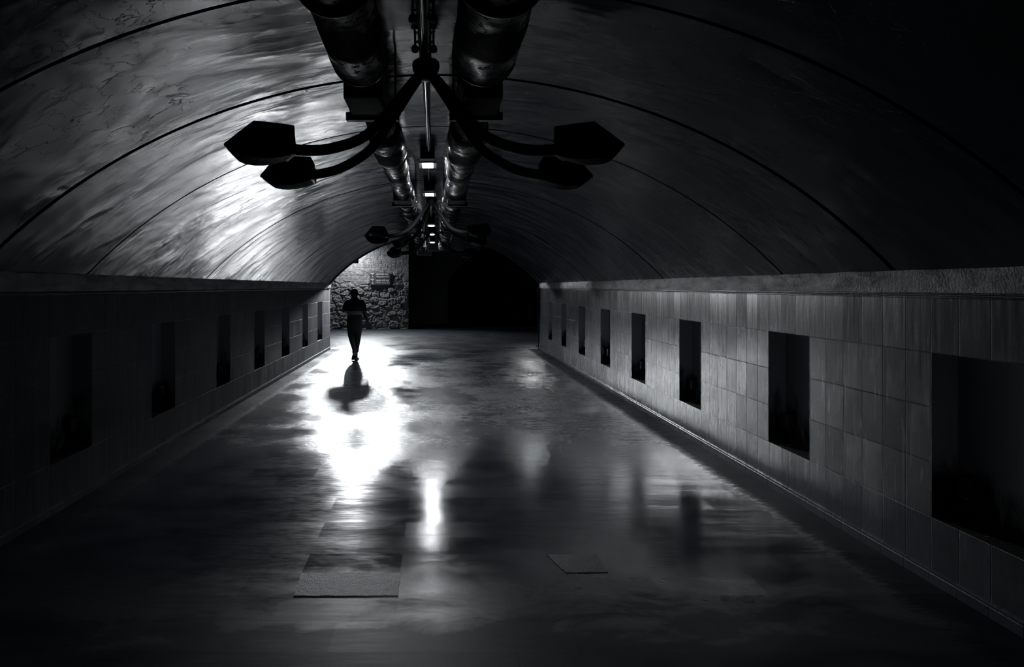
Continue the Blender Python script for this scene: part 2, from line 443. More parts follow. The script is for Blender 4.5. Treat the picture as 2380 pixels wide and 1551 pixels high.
# ---- the vault, one sheet panel after another with open grooves between
GR = [(-3.9, .02), (-2.5, .02), (-1.1, .02), (0.3, .02), (1.68, .02), (3.04, .03), (4.39, .050), (5.79, .026), (7.25, .010), (8.8, .04), (10.2, .018), (11.7, .028),
      (13.2, .06), (14.65, .03), (16.2, .03), (17.55, .06)]
bm = bmesh.new(); NU = 120
ys = [(Y0, 0, 0)]
pan = [random.uniform(-0.001, 0.001) for _ in range(len(GR)+2)]
for i, (g, w) in enumerate(GR):
    a, b = g-w/2, g+w/2
    prev = ys[-1][0]
    nsub = 5
    for k in range(1, nsub+1): ys.append((prev+(a-prev)*k/nsub, pan[i], 0))
    ys += [(a+0.0005, 0.04, 1), (b-0.0005, 0.04, 1), (b, pan[i+1], 0)]
prev = ys[-1][0]
for k in range(1, 5): ys.append((prev+(Y1-prev)*k/4, pan[-2], 0))
rings = []
for y, off, mi in ys:
    rings.append([bm.verts.new(arch(-1+2*k/NU, y, off)) for k in range(NU+1)])
for (ya, yb), a, b in zip(zip(ys, ys[1:]), rings, rings[1:]):
    mi = 1 if (ya[2] or yb[2]) else 0
    for k in range(NU):
        f = bm.faces.new((a[k], a[k+1], b[k+1], b[k])); f.material_index = mi
bmesh.ops.recalc_face_normals(bm, faces=bm.faces); bm.normal_update()
for f in bm.faces: f.smooth = True
for e in bm.edges:
    if len(e.link_faces) == 2 and e.calc_face_angle(0) > 0.5: e.smooth = False
top = [bm.verts.new((x, y, 3.75)) for x, y in ((-3.5, Y0), (3.5, Y0), (3.5, Y1), (-3.5, Y1))]
bm.faces.new(top)
bmesh.ops.recalc_face_normals(bm, faces=bm.faces)
struct('ceiling', bm, [M_vault, M_groove])

# ---- portal wall at the tunnel's end
def arch_wall(name, y, t, xl, xr, ztop, cx, hw, zs, rise, mat, zlow=0.0, n=48):
    bm = bmesh.new(); s = rise; R = (hw*hw+s*s)/(2*s); zc = zs+s-R
    pts = [(cx-hw, zlow), (xl, zlow), (xl, ztop), (xr, ztop), (xr, zlow), (cx+hw, zlow)]
    th = math.asin(hw/R)
    arc = [(cx+R*math.sin(th*(1-2*k/n)), zc+R*math.cos(th*(1-2*k/n))) for k in range(n+1)]
    # front and back built as strips so that no face is concave
    for yy in (y, y+t):
        v = lambda x, z: bm.verts.new((x, yy, z))
        bm.faces.new([v(xl, zlow), v(cx-hw, zlow), v(cx-hw, ztop), v(xl, ztop)])
        bm.faces.new([v(cx+hw, zlow), v(xr, zlow), v(xr, ztop), v(cx+hw, ztop)])
        for (x1, z1), (x2, z2) in zip(arc, arc[1:]):
            bm.faces.new([v(x1, z1), v(x1, ztop), v(x2, ztop), v(x2, z2)])
    edge = [(cx+hw, zlow)]+arc+[(cx-hw, zlow)]
    for (x1, z1), (x2, z2) in zip(edge, edge[1:]):
        bm.faces.new([bm.verts.new(p) for p in ((x1, y, z1), (x2, y, z2), (x2, y+t, z2), (x1, y+t, z1))])
    bmesh.ops.remove_doubles(bm, verts=bm.verts, dist=0.0004)
    bmesh.ops.recalc_face_normals(bm, faces=bm.faces)
    return struct(name, bm, mat)
arch_wall('wall_portal', Y1, 0.30, -7.3, 12.3, 4.6, 0, HW+0.05, ZS+0.02, H+va(Y1)*HW-ZS+0.03, M_conc)
bm = bmesh.new(); nn_ = 64
rg = [[bm.verts.new(arch(-1+2*k/nn_, y, off)) for k in range(nn_+1)] for y, off in ((Y1-0.16, 0.01), (Y1-0.15, -0.022), (Y1+0.01, -0.022), (Y1+0.01, 0.01))]
for a, b in zip(rg, rg[1:]):
    for k in range(nn_): bm.faces.new((a[k], a[k+1], b[k+1], b[k]))
bmesh.ops.recalc_face_normals(bm, faces=bm.faces)
struct('trim_6', bm, M_iron)

# ---- hall beyond
HC = 4.6
bm = bmesh.new(); box(bm, -7.3, 12.3, Y1, 33.3, HC, HC+0.2); struct('ceiling.001', bm, M_conc)
bm = bmesh.new(); box(bm, -7.5, -7.3, Y1, 33.3, 0, HC); struct('wall_hall_left', bm, M_conc)
bm = bmesh.new(); box(bm, 12.3, 12.5, Y1, 33.3, 0, HC); struct('wall_hall_right', bm, M_unlitconc)
bm = bmesh.new(); box(bm, -1.32, -1.10, 28.62, 33.0, 0, HC); struct('wall_hall_return', bm, M_unlitconc)
arch_wall('wall_back', 33.0, 0.3, -1.3, 12.3, HC, 3.55, 2.94, 1.88, 1.85, M_conc)
# second, unlit tunnel behind the arch
bm = bmesh.new(); box(bm, 0.4, 0.61, 33.3, 46, 0, 1.9); struct('wall_passage_left', bm, M_unlitconc)
bm = bmesh.new(); box(bm, 6.49, 6.7, 33.3, 46, 0, 1.9); struct('wall_passage_right', bm, M_unlitconc)
bm = bmesh.new(); box(bm, 0.4, 6.7, 46, 46.2, 0, 3.8); struct('wall_passage_end', bm, M_unlitconc)
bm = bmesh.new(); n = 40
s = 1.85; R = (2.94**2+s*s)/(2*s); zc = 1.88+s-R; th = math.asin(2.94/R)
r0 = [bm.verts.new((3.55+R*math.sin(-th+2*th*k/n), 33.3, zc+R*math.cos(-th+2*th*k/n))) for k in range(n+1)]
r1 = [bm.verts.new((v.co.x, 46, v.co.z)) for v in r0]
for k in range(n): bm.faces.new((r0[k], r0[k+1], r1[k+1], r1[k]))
struct('ceiling.002', bm, M_unlitconc, smooth=True)
# concrete drop beams under the hall ceiling
for i, (x0, x1, y0, y1, z0) in enumerate(((-0.22, 0.62, 21.9, 22.3, 2.90), (-0.62, -0.10, 24.0, 24.4, 2.86), (0.62, 1.45, 22.6, 23.0, 2.96))):
    bm = bmesh.new(); box(bm, x0, x1, y0, y1, z0, HC, 0.01); struct('trim_%d' % (3+i), bm, M_conc)

# ---- rubble stone wall
bm = bmesh.new()
xa, xb, za, zb, st = -5.6, -1.1, 0.0, HC, 0.0155
nx, nz = int((xb-xa)/st), int((zb-za)/st)
Xs = np.linspace(xa, xb, nx); Zs = np.linspace(za, zb, nz); GX, GZ = np.meshgrid(Xs, Zs)
def vnoise(x, z, sc, seed):
    r = np.random.default_rng(seed); g = r.random((80, 80))
    u = x*sc % 79; v = z*sc % 79; i = np.floor(u).astype(int); j = np.floor(v).astype(int); a = u-i; b = v-j
    a = a*a*(3-2*a); b = b*b*(3-2*b)
    return (g[j, i]*(1-a)+g[j, i+1]*a)*(1-b)+(g[j+1, i]*(1-a)+g[j+1, i+1]*a)*b
wx = GX+0.05*(vnoise(GX+9, GZ, 5, 1)-0.5); wz = GZ+0.05*(vnoise(GX+9, GZ, 5, 2)-0.5)
def cells(cw, ch, jit, seed, brick=True):
    r = np.random.default_rng(seed); N = 64
    jx, jz, hh, tx, tz = (r.random((N, N)) for _ in range(5))
    U = (wx+10)/cw; V = wz/ch; I = np.floor(U).astype(int); J = np.floor(V).astype(int)
    best = np.full(GX.shape, 9.0); sec = np.full(GX.shape, 9.0); val = np.zeros(GX.shape)
    for dj in (-1, 0, 1):
        for di in (-2, -1, 0, 1, 2):
            i = I+di; j = J+dj
            cxx = i+0.5+0.5*(j % 2)*brick+jit*(jx[j % N, i % N]-0.5); czz = j+0.5+jit*(jz[j % N, i % N]-0.5)
            dx, dz = U-cxx, V-czz
            dd = np.maximum(np.abs(dx), np.abs(dz))*0.75+np.sqrt(dx*dx+dz*dz)*0.25
            hv = hh[j % N, i % N]+dx*(tx[j % N, i % N]-0.5)*1.6+dz*(tz[j % N, i % N]-0.5)*1.6
            m = dd < best
            sec = np.where(m, best, np.minimum(sec, dd)); val = np.where(m, hv, val); best = np.where(m, dd, best)
    return val, np.clip((sec-best)/0.22, 0, 1)
v1, e1 = cells(0.30, 0.17, 0.35, 3); v2, e2 = cells(0.40, 0.27, 0.85, 4)
h1 = (0.018*v1+0.008)*e1**0.6
rug = np.abs(vnoise(GX+9, GZ, 9, 5)-0.5)+0.6*np.abs(vnoise(GX+9, GZ, 19, 6)-0.5)
h2 = (0.085*v2+0.02)*e2**0.7+0.07*rug
blend = np.clip((GZ-1.9+0.5*(vnoise(GX+9, GZ, 1.5, 8)-0.5))/0.35, 0, 1)
hgt = h2*(1-blend)+(h1+0.012*rug)*blend+0.012*vnoise(GX+9, GZ, 31, 7)
vs = [[bm.verts.new((Xs[i], 28.60-hgt[j, i], Zs[j])) for i in range(nx)] for j in range(nz)]
for j in range(nz-1):
    for i in range(nx-1): bm.faces.new((vs[j][i], vs[j][i+1], vs[j+1][i+1], vs[j+1][i]))
struct('wall_stone', bm, M_stone)
bm = bmesh.new(); box(bm, -7.3, -1.1, 28.605, 28.85, 0, HC); struct('wall_hall_end', bm, M_conc)

# ------------------------------------------------------------------ lamps at the far end
def floodlight(name, loc, d, w, h, depth, label, mount):
    t = thing(name, (0, 0, 0), label, 'lamp')
    q = d.to_track_quat('-Z', 'Y').to_matrix().to_4x4(); M = Matrix.Translation(loc) @ q
    bm = bmesh.new(); box(bm, -w/2-.02, w/2+.02, -h/2-.02, h/2+.02, 0.002, depth, 0.008, M); obj('housing', bm, M_iron, t)
    bm = bmesh.new()
    for sx in (-1, 1): box(bm, sx*(w/2+.02)-.006, sx*(w/2+.02)+.006, -h/2-.02, h/2+.02, -0.03, 0.004, 0, M)
    for sy in (-1, 1): box(bm, -w/2-.02, w/2+.02, sy*(h/2+.02)-.006, sy*(h/2+.02)+.006, -0.03, 0.004, 0, M)
    obj('bezel', bm, M_iron, t)
    bm = bmesh.new(); back = M @ Vector((0, 0, depth-0.01)); tube(bm, [back, (back+Vector(mount))/2+Vector((0, 0, 0.02)), mount], 0.012, 10)
    obj('mounting_arm', bm, M_steel, t, smooth=True)
    return t
floodlight('floodlight', FLOOD, fd, 0.26, 0.18, 0.09, 'black floodlight hung from the hall ceiling just past the left of the arch', (-2.75, 22.3, 4.6))
floodlight('floodlight', FAR, far_d, 0.30, 0.20, 0.09, 'larger floodlight high under the hall ceiling in front of the stone wall', (-3.0, 27.5, 4.6))
floodlight('wall_washer', WASH, wdn, 0.30, 0.08, 0.06, 'small lamp under the hall ceiling washing the rubble stone wall above the sign', (-3.35, 27.7, HC))

floodlight('side_lamp', SIDE, side_d, 0.14, 0.10, 0.06, 'small lamp hung in the hall just past the right shoulder of the arch', (3.6, 24.2, 4.6))
# ------------------------------------------------------------------ ceiling LED lights
def led(name, Y, label):
    zc = arch(0, Y).z
    t = thing(name, (-0.073, Y, zc), label, 'ceiling light', 'bulkhead lights along the ceiling conduit')
    bm = bmesh.new(); box(bm, -0.07, 0.07, -0.32, 0.10, 2.985-zc, 0.0+0.01, 0.006); obj('housing', bm, M_iron, t)
    bm = bmesh.new(); box(bm, -0.090, 0.090, -0.16, 0.16, 2.974-zc, 2.984-zc, 0.002); obj('backing_plate', bm, M_white, t)
    bm = bmesh.new(); box(bm, -0.052, 0.052, -0.13, 0.13, 2.9725-zc, 2.9755-zc, 0.0008); obj('lens', bm, M_led, t)
    return t
for Y, lab in ((6.95, 'lit square ceiling light nearest the camera, behind the big chandelier'),
               (9.15, 'second lit ceiling light from the camera, between the two black pipes'),
               (13.8, 'third lit ceiling light, above the arms of the middle chandelier'),
               (16.1, 'fourth lit ceiling light, just under the third one in the photo')):
    led('ceiling_light', Y, lab)
t5 = led('ceiling_light', 19.0, 'last and lowest lit ceiling light, at the top of the far arch')
# ------------------------------------------------------------------ ceiling conduit with clamps
t = thing('ceiling_conduit', (-0.058, 0, 3.045), 'dark glossy conduit running along the crown of the vault between the pipes', 'conduit')
bm = bmesh.new(); tube(bm, [(0, Y0+0.1, 0), (0, 4.0, 0)], 0.031, 20); tube(bm, [(0, 4.0, 0), (0, 6.60, 0)], 0.023, 20)
o = obj('near_tube', bm, M_conduit, t, smooth=True, angle=0.8)
bm = bmesh.new(); tube(bm, [(-0.01, 7.05, 0.012), (-0.012, 19.2, 0.03)], 0.011, 10)
obj('far_tube', bm, M_conduit, t, smooth=True, angle=0.8)
for y in (0.9, 2.1, 3.31, 3.73):
    bm = bmesh.new()
    for sx in (-1, 1):
        lathe(bm, [(0.004, -0.022), (0.018, -0.016), (0.021, 0.0), (0.017, 0.014), (0.006, 0.022)], (sx*0.050, y, -0.005), 14)
        tube(bm, [(sx*0.05, y, 0.01), (sx*0.05, y, 0.06)], 0.006, 8)
    box(bm, -0.055, 0.055, y-0.012, y+0.012, 0.026, 0.036)
    obj('clamp', bm, M_iron, t, smooth=True, angle=0.8)

# ------------------------------------------------------------------ black wrapped pipes
def pipe(name, X, rs, seed, label):
    r = random.Random(seed)
    t = thing(name, (X, 0, 2.71+0.13*rs), label, 'pipe', 'black wrapped pipes hung from the vault')
    prof = [(-4.8, .13), (-1.2, .132), (-1.15, .145), (-0.4, .14), (-0.3, .105), (0.55, .105), (0.62, .14), (2.36, .135), (2.39, .15), (2.42, .137),
            (3.05, .145), (3.2, .146), (3.27, .135), (3.36, .105), (4.62, .102), (4.68, .120), (4.72, .128), (5.0, .140), (5.45, .144), (5.57, .138), (5.60, .118),
            (6.28, .122), (6.31, .110), (6.7, .118), (6.73, .104), (7.75, .128), (7.8, .105)]
    y = 7.8
    while y < 19.2:
        L = r.uniform(0.25, 0.75); a = r.uniform(.102, .122)
        prof += [(y+0.03, a), (y+L*0.5, a+r.uniform(0, .016)), (y+L-0.02, a+0.004), (y+L, a-.008)]
        y += L
    # resample so the wrapping can wrinkle
    bm = bmesh.new(); yy = [p[0] for p in prof]; rr = [p[1] for p in prof]
    Ys = sorted(set(list(np.arange(-4.8, 19.25, 0.04))+yy)); seg = 40; rings = []
    Ys = [v for v in Ys if v <= 19.25]
    for Yv in Ys:
        R0 = float(np.interp(Yv, yy, rr))*rs; ring = []
        for k in range(seg):
            a = 2*math.pi*k/seg
            w = 0.0025*math.sin(3*a+Yv*9+seed)+0.002*math.sin(5*a-Yv*17)+r.uniform(-.0008, .0008)
            if Yv > 8.2: w *= 2.2
            ring.append(bm.verts.new(((R0+w)*math.cos(a), Yv, (R0+w)*math.sin(a))))
        rings.append(ring)
    for a, b in zip(rings, rings[1:]):
        for k in range(seg): bm.faces.new((a[k], a[(k+1) % seg], b[(k+1) % seg], b[k]))
    bm.faces.new(rings[0][::-1]); bm.faces.new(rings[-1])
    bmesh.ops.recalc_face_normals(bm, faces=bm.faces)
    obj('pipe_wrap', bm, M_tar, t, smooth=True, angle=0.9)
    zc = t.location.z
    for y in (2.39, 3.24, 5.58, 6.30, 7.82, 9.0, 10.4):
        rb = float(np.interp(y, yy, rr))*rs
        bm = bmesh.new(); lathe(bm, [(rb-.01, -.016), (rb+.007, -.012), (rb+.009, 0), (rb+.007, .012), (rb-.01, .016)], (0, y, 0), 40, 'Y', caps=False)
        obj('pipe_clamp_ring', bm, M_iron, t, smooth=True)
    for y in (3.90, 8.05, 12.2, 16.3):
        bm = bmesh.new(); zt = arch(X/HW, y).z-zc+0.02
        box(bm, -0.150, 0.150, y-0.022, y+0.022, -zc+2.69, -zc+2.715, 0.002)
        box(bm, -0.150, 0.150, y-0.022, y-0.018, -zc+2.715, -zc+2.735); box(bm, -0.150, 0.150, y+0.018, y+0.022, -zc+2.715, -zc+2.735)
        pb = obj('bracket_channel', bm, M_steel, t)
        for sx in (-1, 1):
            bm = bmesh.new(); tube(bm, [(sx*0.128, y, -zc+2.70), (sx*0.128, y, zt)], 0.006, 8); obj('hanger_rod', bm, M_steel, pb)
        bm = bmesh.new(); box(bm, -0.112 if X < 0 else -0.088, 0.088 if X < 0 else 0.112, y-0.42, y-0.03, -zc+2.706, 0.02, 0.01); obj('saddle_block', bm, M_matte, pb)
    return t
pipe('wrapped_pipe', -0.352, 0.90, 1, 'black wrapped pipe left of the ceiling conduit, with the ragged tarred edge')
pipe('wrapped_pipe', 0.232, 1.03, 2, 'thicker black wrapped pipe right of the ceiling conduit, blistered and glossy')

# ------------------------------------------------------------------ chandeliers
def smooth_path(pts, n=24):
    pts = [Vector(p) for p in pts]; P_ = [pts[0]*2-pts[1]]+pts+[pts[-1]*2-pts[-2]]; out = []
    for i in range(1, len(P_)-2):
        for k in range(6):
            u = k/6.0
            out.append(0.5*((2*P_[i])+(P_[i+1]-P_[i-1])*u+(2*P_[i-1]-5*P_[i]+4*P_[i+1]-P_[i+2])*u*u+(3*P_[i]-P_[i-1]-3*P_[i+1]+P_[i+2])*u**3))
    out.append(P_[-2]); return out
def head_bm():
    """boat-shaped lamp head, x outward, open top"""
    bm = bmesh.new(); zt = 0.085
    st = [(0.0, .094, -.040), (.05, .096, -.058), (.10, .097, -.070), (.15, .097, -.075), (.19, .095, -.073), (.225, .068, -.068), (.26, .038, -.046), (.285, .017, -.026), (.302, .002, -.010)]
    def top(x): return zt if x <= .19 else zt-(x-.19)/.112*.090
    rings = []
    for x, w, zb in st:
        tt = top(x); cham = min(0.03, (tt-zb)*0.3)
        rings.append([bm.verts.new(p) for p in ((x, -w*0.97, tt), (x, -w, tt-0.012), (x, -w*0.98, zb+cham), (x, -w*0.62, zb), (x, w*0.62, zb), (x, w*0.98, zb+cham), (x, w, tt-0.012), (x, w*0.97, tt))])
    for a, b in zip(rings, rings[1:]):
        for k in range(7): bm.faces.new((a[k], a[k+1], b[k+1], b[k]))
    bm.faces.new(rings[0]); bm.faces.new(rings[-1][::-1])
    bmesh.ops.recalc_face_normals(bm, faces=bm.faces)
    r = bmesh.ops.solidify(bm, geom=bm.faces[:], thickness=0.006)
    return bm, top, st
def chandelier(Yc, angs, tilts, label, bends=None, head=None):
    zc = arch(0, Yc).z
    t = thing('chandelier', (-0.05, Yc, zc), label, 'chandelier', 'four-armed iron chandeliers hung along the tunnel')
    Z = lambda z: z-3.102
    bm = bmesh.new(); lathe(bm, [(0.032, Z(3.00)), (0.062, Z(2.998)), (0.073, Z(2.988)), (0.076, Z(2.965)), (0.070, Z(2.94)), (0.058, Z(2.915)), (0.045, Z(2.895)), (0.02, Z(2.886))], seg=36)
    obj('canopy', bm, M_iron, t, smooth=True, angle=0.9)
    bm = bmesh.new(); tube(bm, [(0, 0, Z(2.99)), (0, 0, 0.0)], 0.030, 16); obj('stem', bm, M_iron, t, smooth=True, angle=0.8)
    for i, a in enumerate(angs):
        ar = math.radians(a); d = Vector((math.cos(ar), math.sin(ar), 0))
        prof = [(.025, 2.925), (.085, 2.865), (.22, 2.70), (.371, 2.539), (.558, 2.456), (.70, 2.432), (.80, 2.430)]
        if bends and bends[i]: prof = [(r, z+bends[i]*(r/.8)**2) for r, z in prof]
        path = smooth_path([d*r+Vector((0, 0, Z(z))) for r, z in prof])
        bm = bmesh.new(); tube(bm, path, [0.026+0.003*k/len(path) for k in range(len(path))], 16)
        arm = obj('arm', bm, M_matte, t, smooth=True, angle=0.9)
        end = d*0.79+Vector((0, 0, Z(prof[-1][1])))
        bm, top, st = head_bm()
        bmesh.ops.recalc_face_normals(bm, faces=bm.faces)
        hd = obj('lamp_head', bm, M_matte, t)
        hd.location = end; hd.rotation_euler = (math.radians(tilts[i]), 0, math.radians(head[i]) if head else ar)
        bm = bmesh.new(); rs_ = []
        for x, w, zb in [(0.012, .094, -.040)]+st[1:-1]:
            w2 = max(w-0.010, 0.004); zb2 = min(zb+0.012, top(x)-0.012); zt2 = top(x)-0.006
            rs_.append([bm.verts.new(p) for p in ((x, -w2, zt2), (x, -w2*0.95, zb2+0.02), (x, -w2*0.6, zb2), (x, w2*0.6, zb2), (x, w2*0.95, zb2+0.02), (x, w2, zt2))])
        for a_, b_ in zip(rs_, rs_[1:]):
            for k in range(5): bm.faces.new((a_[k], a_[k+1], b_[k+1], b_[k]))
        bm.faces.new(rs_[0]); bm.faces.new(rs_[-1][::-1])
        obj('reflector', bm, M_refl, hd)
        bm = bmesh.new(); tube(bm, [(0.03, 0, -0.01), (0.13, 0, -0.01)], 0.018, 12); obj('bulb', bm, M_glass, hd, smooth=True, angle=0.8)
        bm = bmesh.new(); box(bm, -0.022, 0.004, -0.062, 0.062, -0.045, 0.042, 0.004)
        for sx in (-1, 1): box(bm, 0.012, 0.15, sx*0.1-0.004, sx*0.1+0.004, 0.066, 0.086, 0.002)
        obj('end_cap', bm, M_iron, hd)
    return t
chandelier(3.80, (211, 152, 329, 28), (8, 4, -4, -4), 'large black four-armed chandelier nearest the camera, with shovel-shaped lamp heads', head=(211, 182, 329, 0))
chandelier(9.75, (217, 121, 315, 40), (-50, -30, 10, 0), 'middle black chandelier, one left head turned to show its pale opening', (-.02, -.02, .04, 0))
chandelier(15.25, (205, 160, 335, 28), (28, 10, 0, 0), 'farthest black chandelier, hanging in front of the stone wall above the walking person')

# ------------------------------------------------------------------ sign on the stone wall
def text(body, x, z, size, y, parent, sx=1.0, name='lettering'):
    cu = bpy.data.curves.new(name, 'FONT'); cu.body = body; cu.size = size; cu.extrude = 0.001; cu.offset = 0.0015
    cu.align_x = 'LEFT'; cu.align_y = 'CENTER'; cu.materials.append(M_letter)
    o = bpy.data.objects.new(name, cu); C.objects.link(o); o.location = (x, y, z); o.rotation_euler = (math.pi/2, 0, 0)
    bpy.context.view_layer.update()
    dg = bpy.context.evaluated_depsgraph_get()
    me = bpy.data.meshes.new_from_object(o.evaluated_get(dg)); wdt = max(v.co.x for v in me.vertices)-min(v.co.x for v in me.vertices)
    bpy.data.objects.remove(o)
    m = bpy.data.objects.new(name, me); C.objects.link(m); m.location = (x, y, z); m.rotation_euler = (math.pi/2, 0, 0)
    if sx: m.scale = (sx/wdt, 1, 1)
    m.parent = parent
    return m
SY = 28.43
sg = thing('direction_sign', ((883-CX)/F*SY, SY, H-(648.5-CY)/F*SY), 'dark board with two street names in white lettering, high on the rubble stone wall', 'sign')
sw, sh = 0.425, 0.262
bm = bmesh.new(); box(bm, -sw, sw, 0, 0.07, -sh, sh, 0.004); obj('board', bm, M_sign, sg)
bm = bmesh.new(); box(bm, -sw+0.004, -0.20, -0.006, 0.004, -sh+0.01, sh-0.01, 0.001); obj('index_strip', bm, M_signp, sg)
bm = bmesh.new(); box(bm, -0.192, -0.178, -0.008, 0.002, -sh+0.01, sh-0.01); obj('divider', bm, M_white, sg)
for z in (0.225, -0.015):
    bm = bmesh.new(); box(bm, -0.385, -0.235, -0.014, -0.004, z-0.016, z+0.016); obj('index_bar', bm, M_letter, sg)
for x in (-0.3, 0.3):
    bm = bmesh.new(); box(bm, x-0.02, x+0.02, 0.065, 0.19, -0.03, 0.03); obj('wall_bracket', bm, M_iron, sg)
for s_, x, z, sz, w_ in (('महापालिका मार्ग', -0.155, 0.185, 0.11, 0.52), ('Mahapalika Road', -0.15, 0.085, 0.075, 0.53),
                         ('महात्मा गांधी मार्ग', -0.155, -0.075, 0.11, 0.54), ('Mahatma Gandhi Marg', -0.155, -0.165, 0.065, 0.55)):
    text(s_, x, z, sz, -0.005, sg, w_)
for s_, z, sz in (('७', 0.165, 0.085), ('7', 0.08, 0.07), ('८', -0.07, 0.085), ('8', -0.175, 0.08)):
    text(s_, -0.325, z, sz, -0.0075, sg, 0.05, 'numeral')
# chalk scrawl on the stones
bm = bmesh.new()
scr = [(0, .12), (.02, 0), (.05, .09), (.07, .01), (.11, .11), (.15, .08), (.12, .05), (.16, .02), (.12, -.03), (.17, .06), (.20, .11), (.21, .03), (.24, .09), (.25, .02), (.29, .12), (.30, .03), (.34, .05)]
tube(bm, smooth_path([(-2.39+x, 28.46, 0.27+z) for x, z in scr]), 0.005, 6)
tag(obj('chalk_scrawl', bm, M_chalk, smooth=True), 'short pale scrawled writing low on the rubble stone wall', 'graffiti')

# ------------------------------------------------------------------ replacement slabs and cracks in the floor
def slab(name, pts, label):
    bm = bmesh.new(); vs = [bm.verts.new((x, y, 0.0035)) for x, y in pts]; f = bm.faces.new(vs)
    r = bmesh.ops.extrude_face_region(bm, geom=[f]); bmesh.ops.translate(bm, verts=[v for v in r['geom'] if isinstance(v, bmesh.types.BMVert)], vec=(0, 0, -0.02))
    bmesh.ops.recalc_face_normals(bm, faces=bm.faces)
    return tag(obj(name, bm, M_slab), label, 'paving slab')
def jag(pts, n, amp, r):
    out = []
    for (a, b) in zip(pts, pts[1:]+pts[:1]):
        for k in range(n):
            u = k/n; out.append((a[0]+(b[0]-a[0])*u+r.uniform(-amp, amp), a[1]+(b[1]-a[1])*u+r.uniform(-amp, amp)))
    return out
rj = random.Random(4)
slab('paving_slab', jag([(-0.817, 4.205), (-0.80, 3.892), (-0.209, 3.892), (-0.213, 4.205)], 10, 0.002, rj), 'pale rough paving slab lying by itself in the dark near floor, left of the lamp reflections')
slab('paving_slab', jag([(0.727, 4.49), (0.80, 4.21), (1.06, 4.21), (1.05, 4.49)], 10, 0.003, rj), 'small grey paving slab with a chipped left edge, on the near floor right of the lamp reflections')

# ------------------------------------------------------------------ boxes in the niches
def niche_box(sgn, ya, yb, label, first=True):
    t = thing('niche_lamp_box', (sgn*(HW+0.155), yb-0.13, 0.60), label, 'lamp box', 'small burnt lamp boxes in the wall niches')
    bm = bmesh.new(); box(bm, *(sorted((-sgn*0.075, 0.0))), -0.05, 0.05, -0.06, 0.055, 0.010); obj('box_body', bm, M_sign, t)
    bm = bmesh.new(); lathe(bm, [(0.030, 0.055), (0.034, 0.064), (0.020, 0.078), (0.004, 0.082)], (-sgn*0.037, 0, 0), 16); obj('cap', bm, M_iron, t, smooth=True, angle=0.8)
    bm = bmesh.new(); tube(bm, [(-sgn*0.03, 0, -0.058), (-sgn*0.03, 0.0, -0.09), (-sgn*0.02, 0.02, -0.15), (-sgn*0.03, 0.03, -0.213)], 0.008, 8); obj('cable', bm, M_cable, t, smooth=True)
ordR = ['nearest', 'second', 'third', 'fourth', 'fifth', 'sixth', 'seventh', 'eighth']
for i, (a, b) in enumerate(NR[1:]):
    niche_box(1, a, b, 'small dark lamp box at the bottom of the %s niche along the lit right wall' % ordR[i])
for i, (a, b) in enumerate(NL[2:]):
    niche_box(-1, a, b, 'small dark lamp box at the bottom of the %s niche along the dark left wall' % ordR[i])
# ---- thin pipe at the right jamb of the portal
t = thing('jamb_conduit', (2.895, 19.27, 0), 'thin dark conduit standing against the right edge of the far arch', 'conduit')
bm = bmesh.new(); tube(bm, [(0, 0, 0.0), (0, 0, 1.80)], 0.012, 10); obj('tube', bm, M_iron, t, smooth=True, angle=0.8)
bm = bmesh.new(); tube(bm, [(-0.06, 0, 0.09), (0.03, 0, 0.09)], 0.010, 8); lathe(bm, [(0.018, -0.065), (0.018, -0.055)], (0, 0, 0.09), 12, 'X'); obj('valve', bm, M_iron, t)
bm = bmesh.new(); box(bm, -0.02, 0.03, -0.02, 0.02, 1.60, 1.72, 0.004); obj('connector', bm, M_steel, t)

# ------------------------------------------------------------------ the walking person (seen from behind)
PY = 16.4
def pp(px7, py7, dy=0.0):        # measured on the enlarged photograph of the person: 7.05 px per px
    return Vector(((760+px7/7.05-CX)/F*PY, dy, H-(640+py7/7.05-CY)/F*PY))
OX = (760+450/7.05-CX)/F*PY
per = thing('person', (OX, PY, 0), 'person walking away down the tunnel, dark trousers, shirt with a paler band at the waist', 'person')
def q(px7, py7, dy=0.0):
    v = pp(px7, py7, dy); return Vector((v.x-OX, dy, max(v.z, 0.0)))
def loft(bm, secs, seg=20):
    """secs: (centre, half width x, half depth y) – horizontal-ish ellipses"""
    rings = []
    for c, rx, ry in secs:
        rings.append([bm.verts.new((c.x+rx*math.cos(2*math.pi*k/seg), c.y+ry*math.sin(2*math.pi*k/seg), c.z)) for k in range(seg)])
    for a, b in zip(rings, rings[1:]):
        for k in range(seg): bm.faces.new((a[k], a[(k+1) % seg], b[(k+1) % seg], b[k]))
    bm.faces.new(rings[0][::-1]); bm.faces.new(rings[-1])
k7 = 1/688.0
def L(xl, xr, y, ry, dy=0.0):     # section from left / right outline at height y (enlarged pixels)
    c = q((xl+xr)/2, y, dy); return (c, (xr-xl)/2*k7, ry)
M_skin = simple('skin', (0.045, 0.042, 0.042), 0.55, 0, 40, 0.0006, 0.12)
M_hair = simple('short_black_hair', (0.012, 0.011, 0.011), 0.6, 0, 160, 0.002)
def shirt_mat():
    t = NT('dark_shirt_with_band'); x, y, z = t.xyz()
    n = t.noise(scale=60); a = t.rng(z, 1.085, 1.09); b = t.rng(z, 1.172, 1.177)
    m = t.math('SUBTRACT', a, b)
    w = t.noise(t.scale(t.co, (6, 6, 14)), 1.0, 4)
    return t.out(t.mix(m, (0.022, 0.023, 0.027), (0.26, 0.27, 0.29)), 0.85, t.bump(t.math('ADD', w, t.math('MULTIPLY', n, 0.2)), 0.010))
M_shirt = shirt_mat()
M_trous = simple('dark_trousers_cloth', (0.020, 0.021, 0.024), 0.85, 0, 25, 0.006)
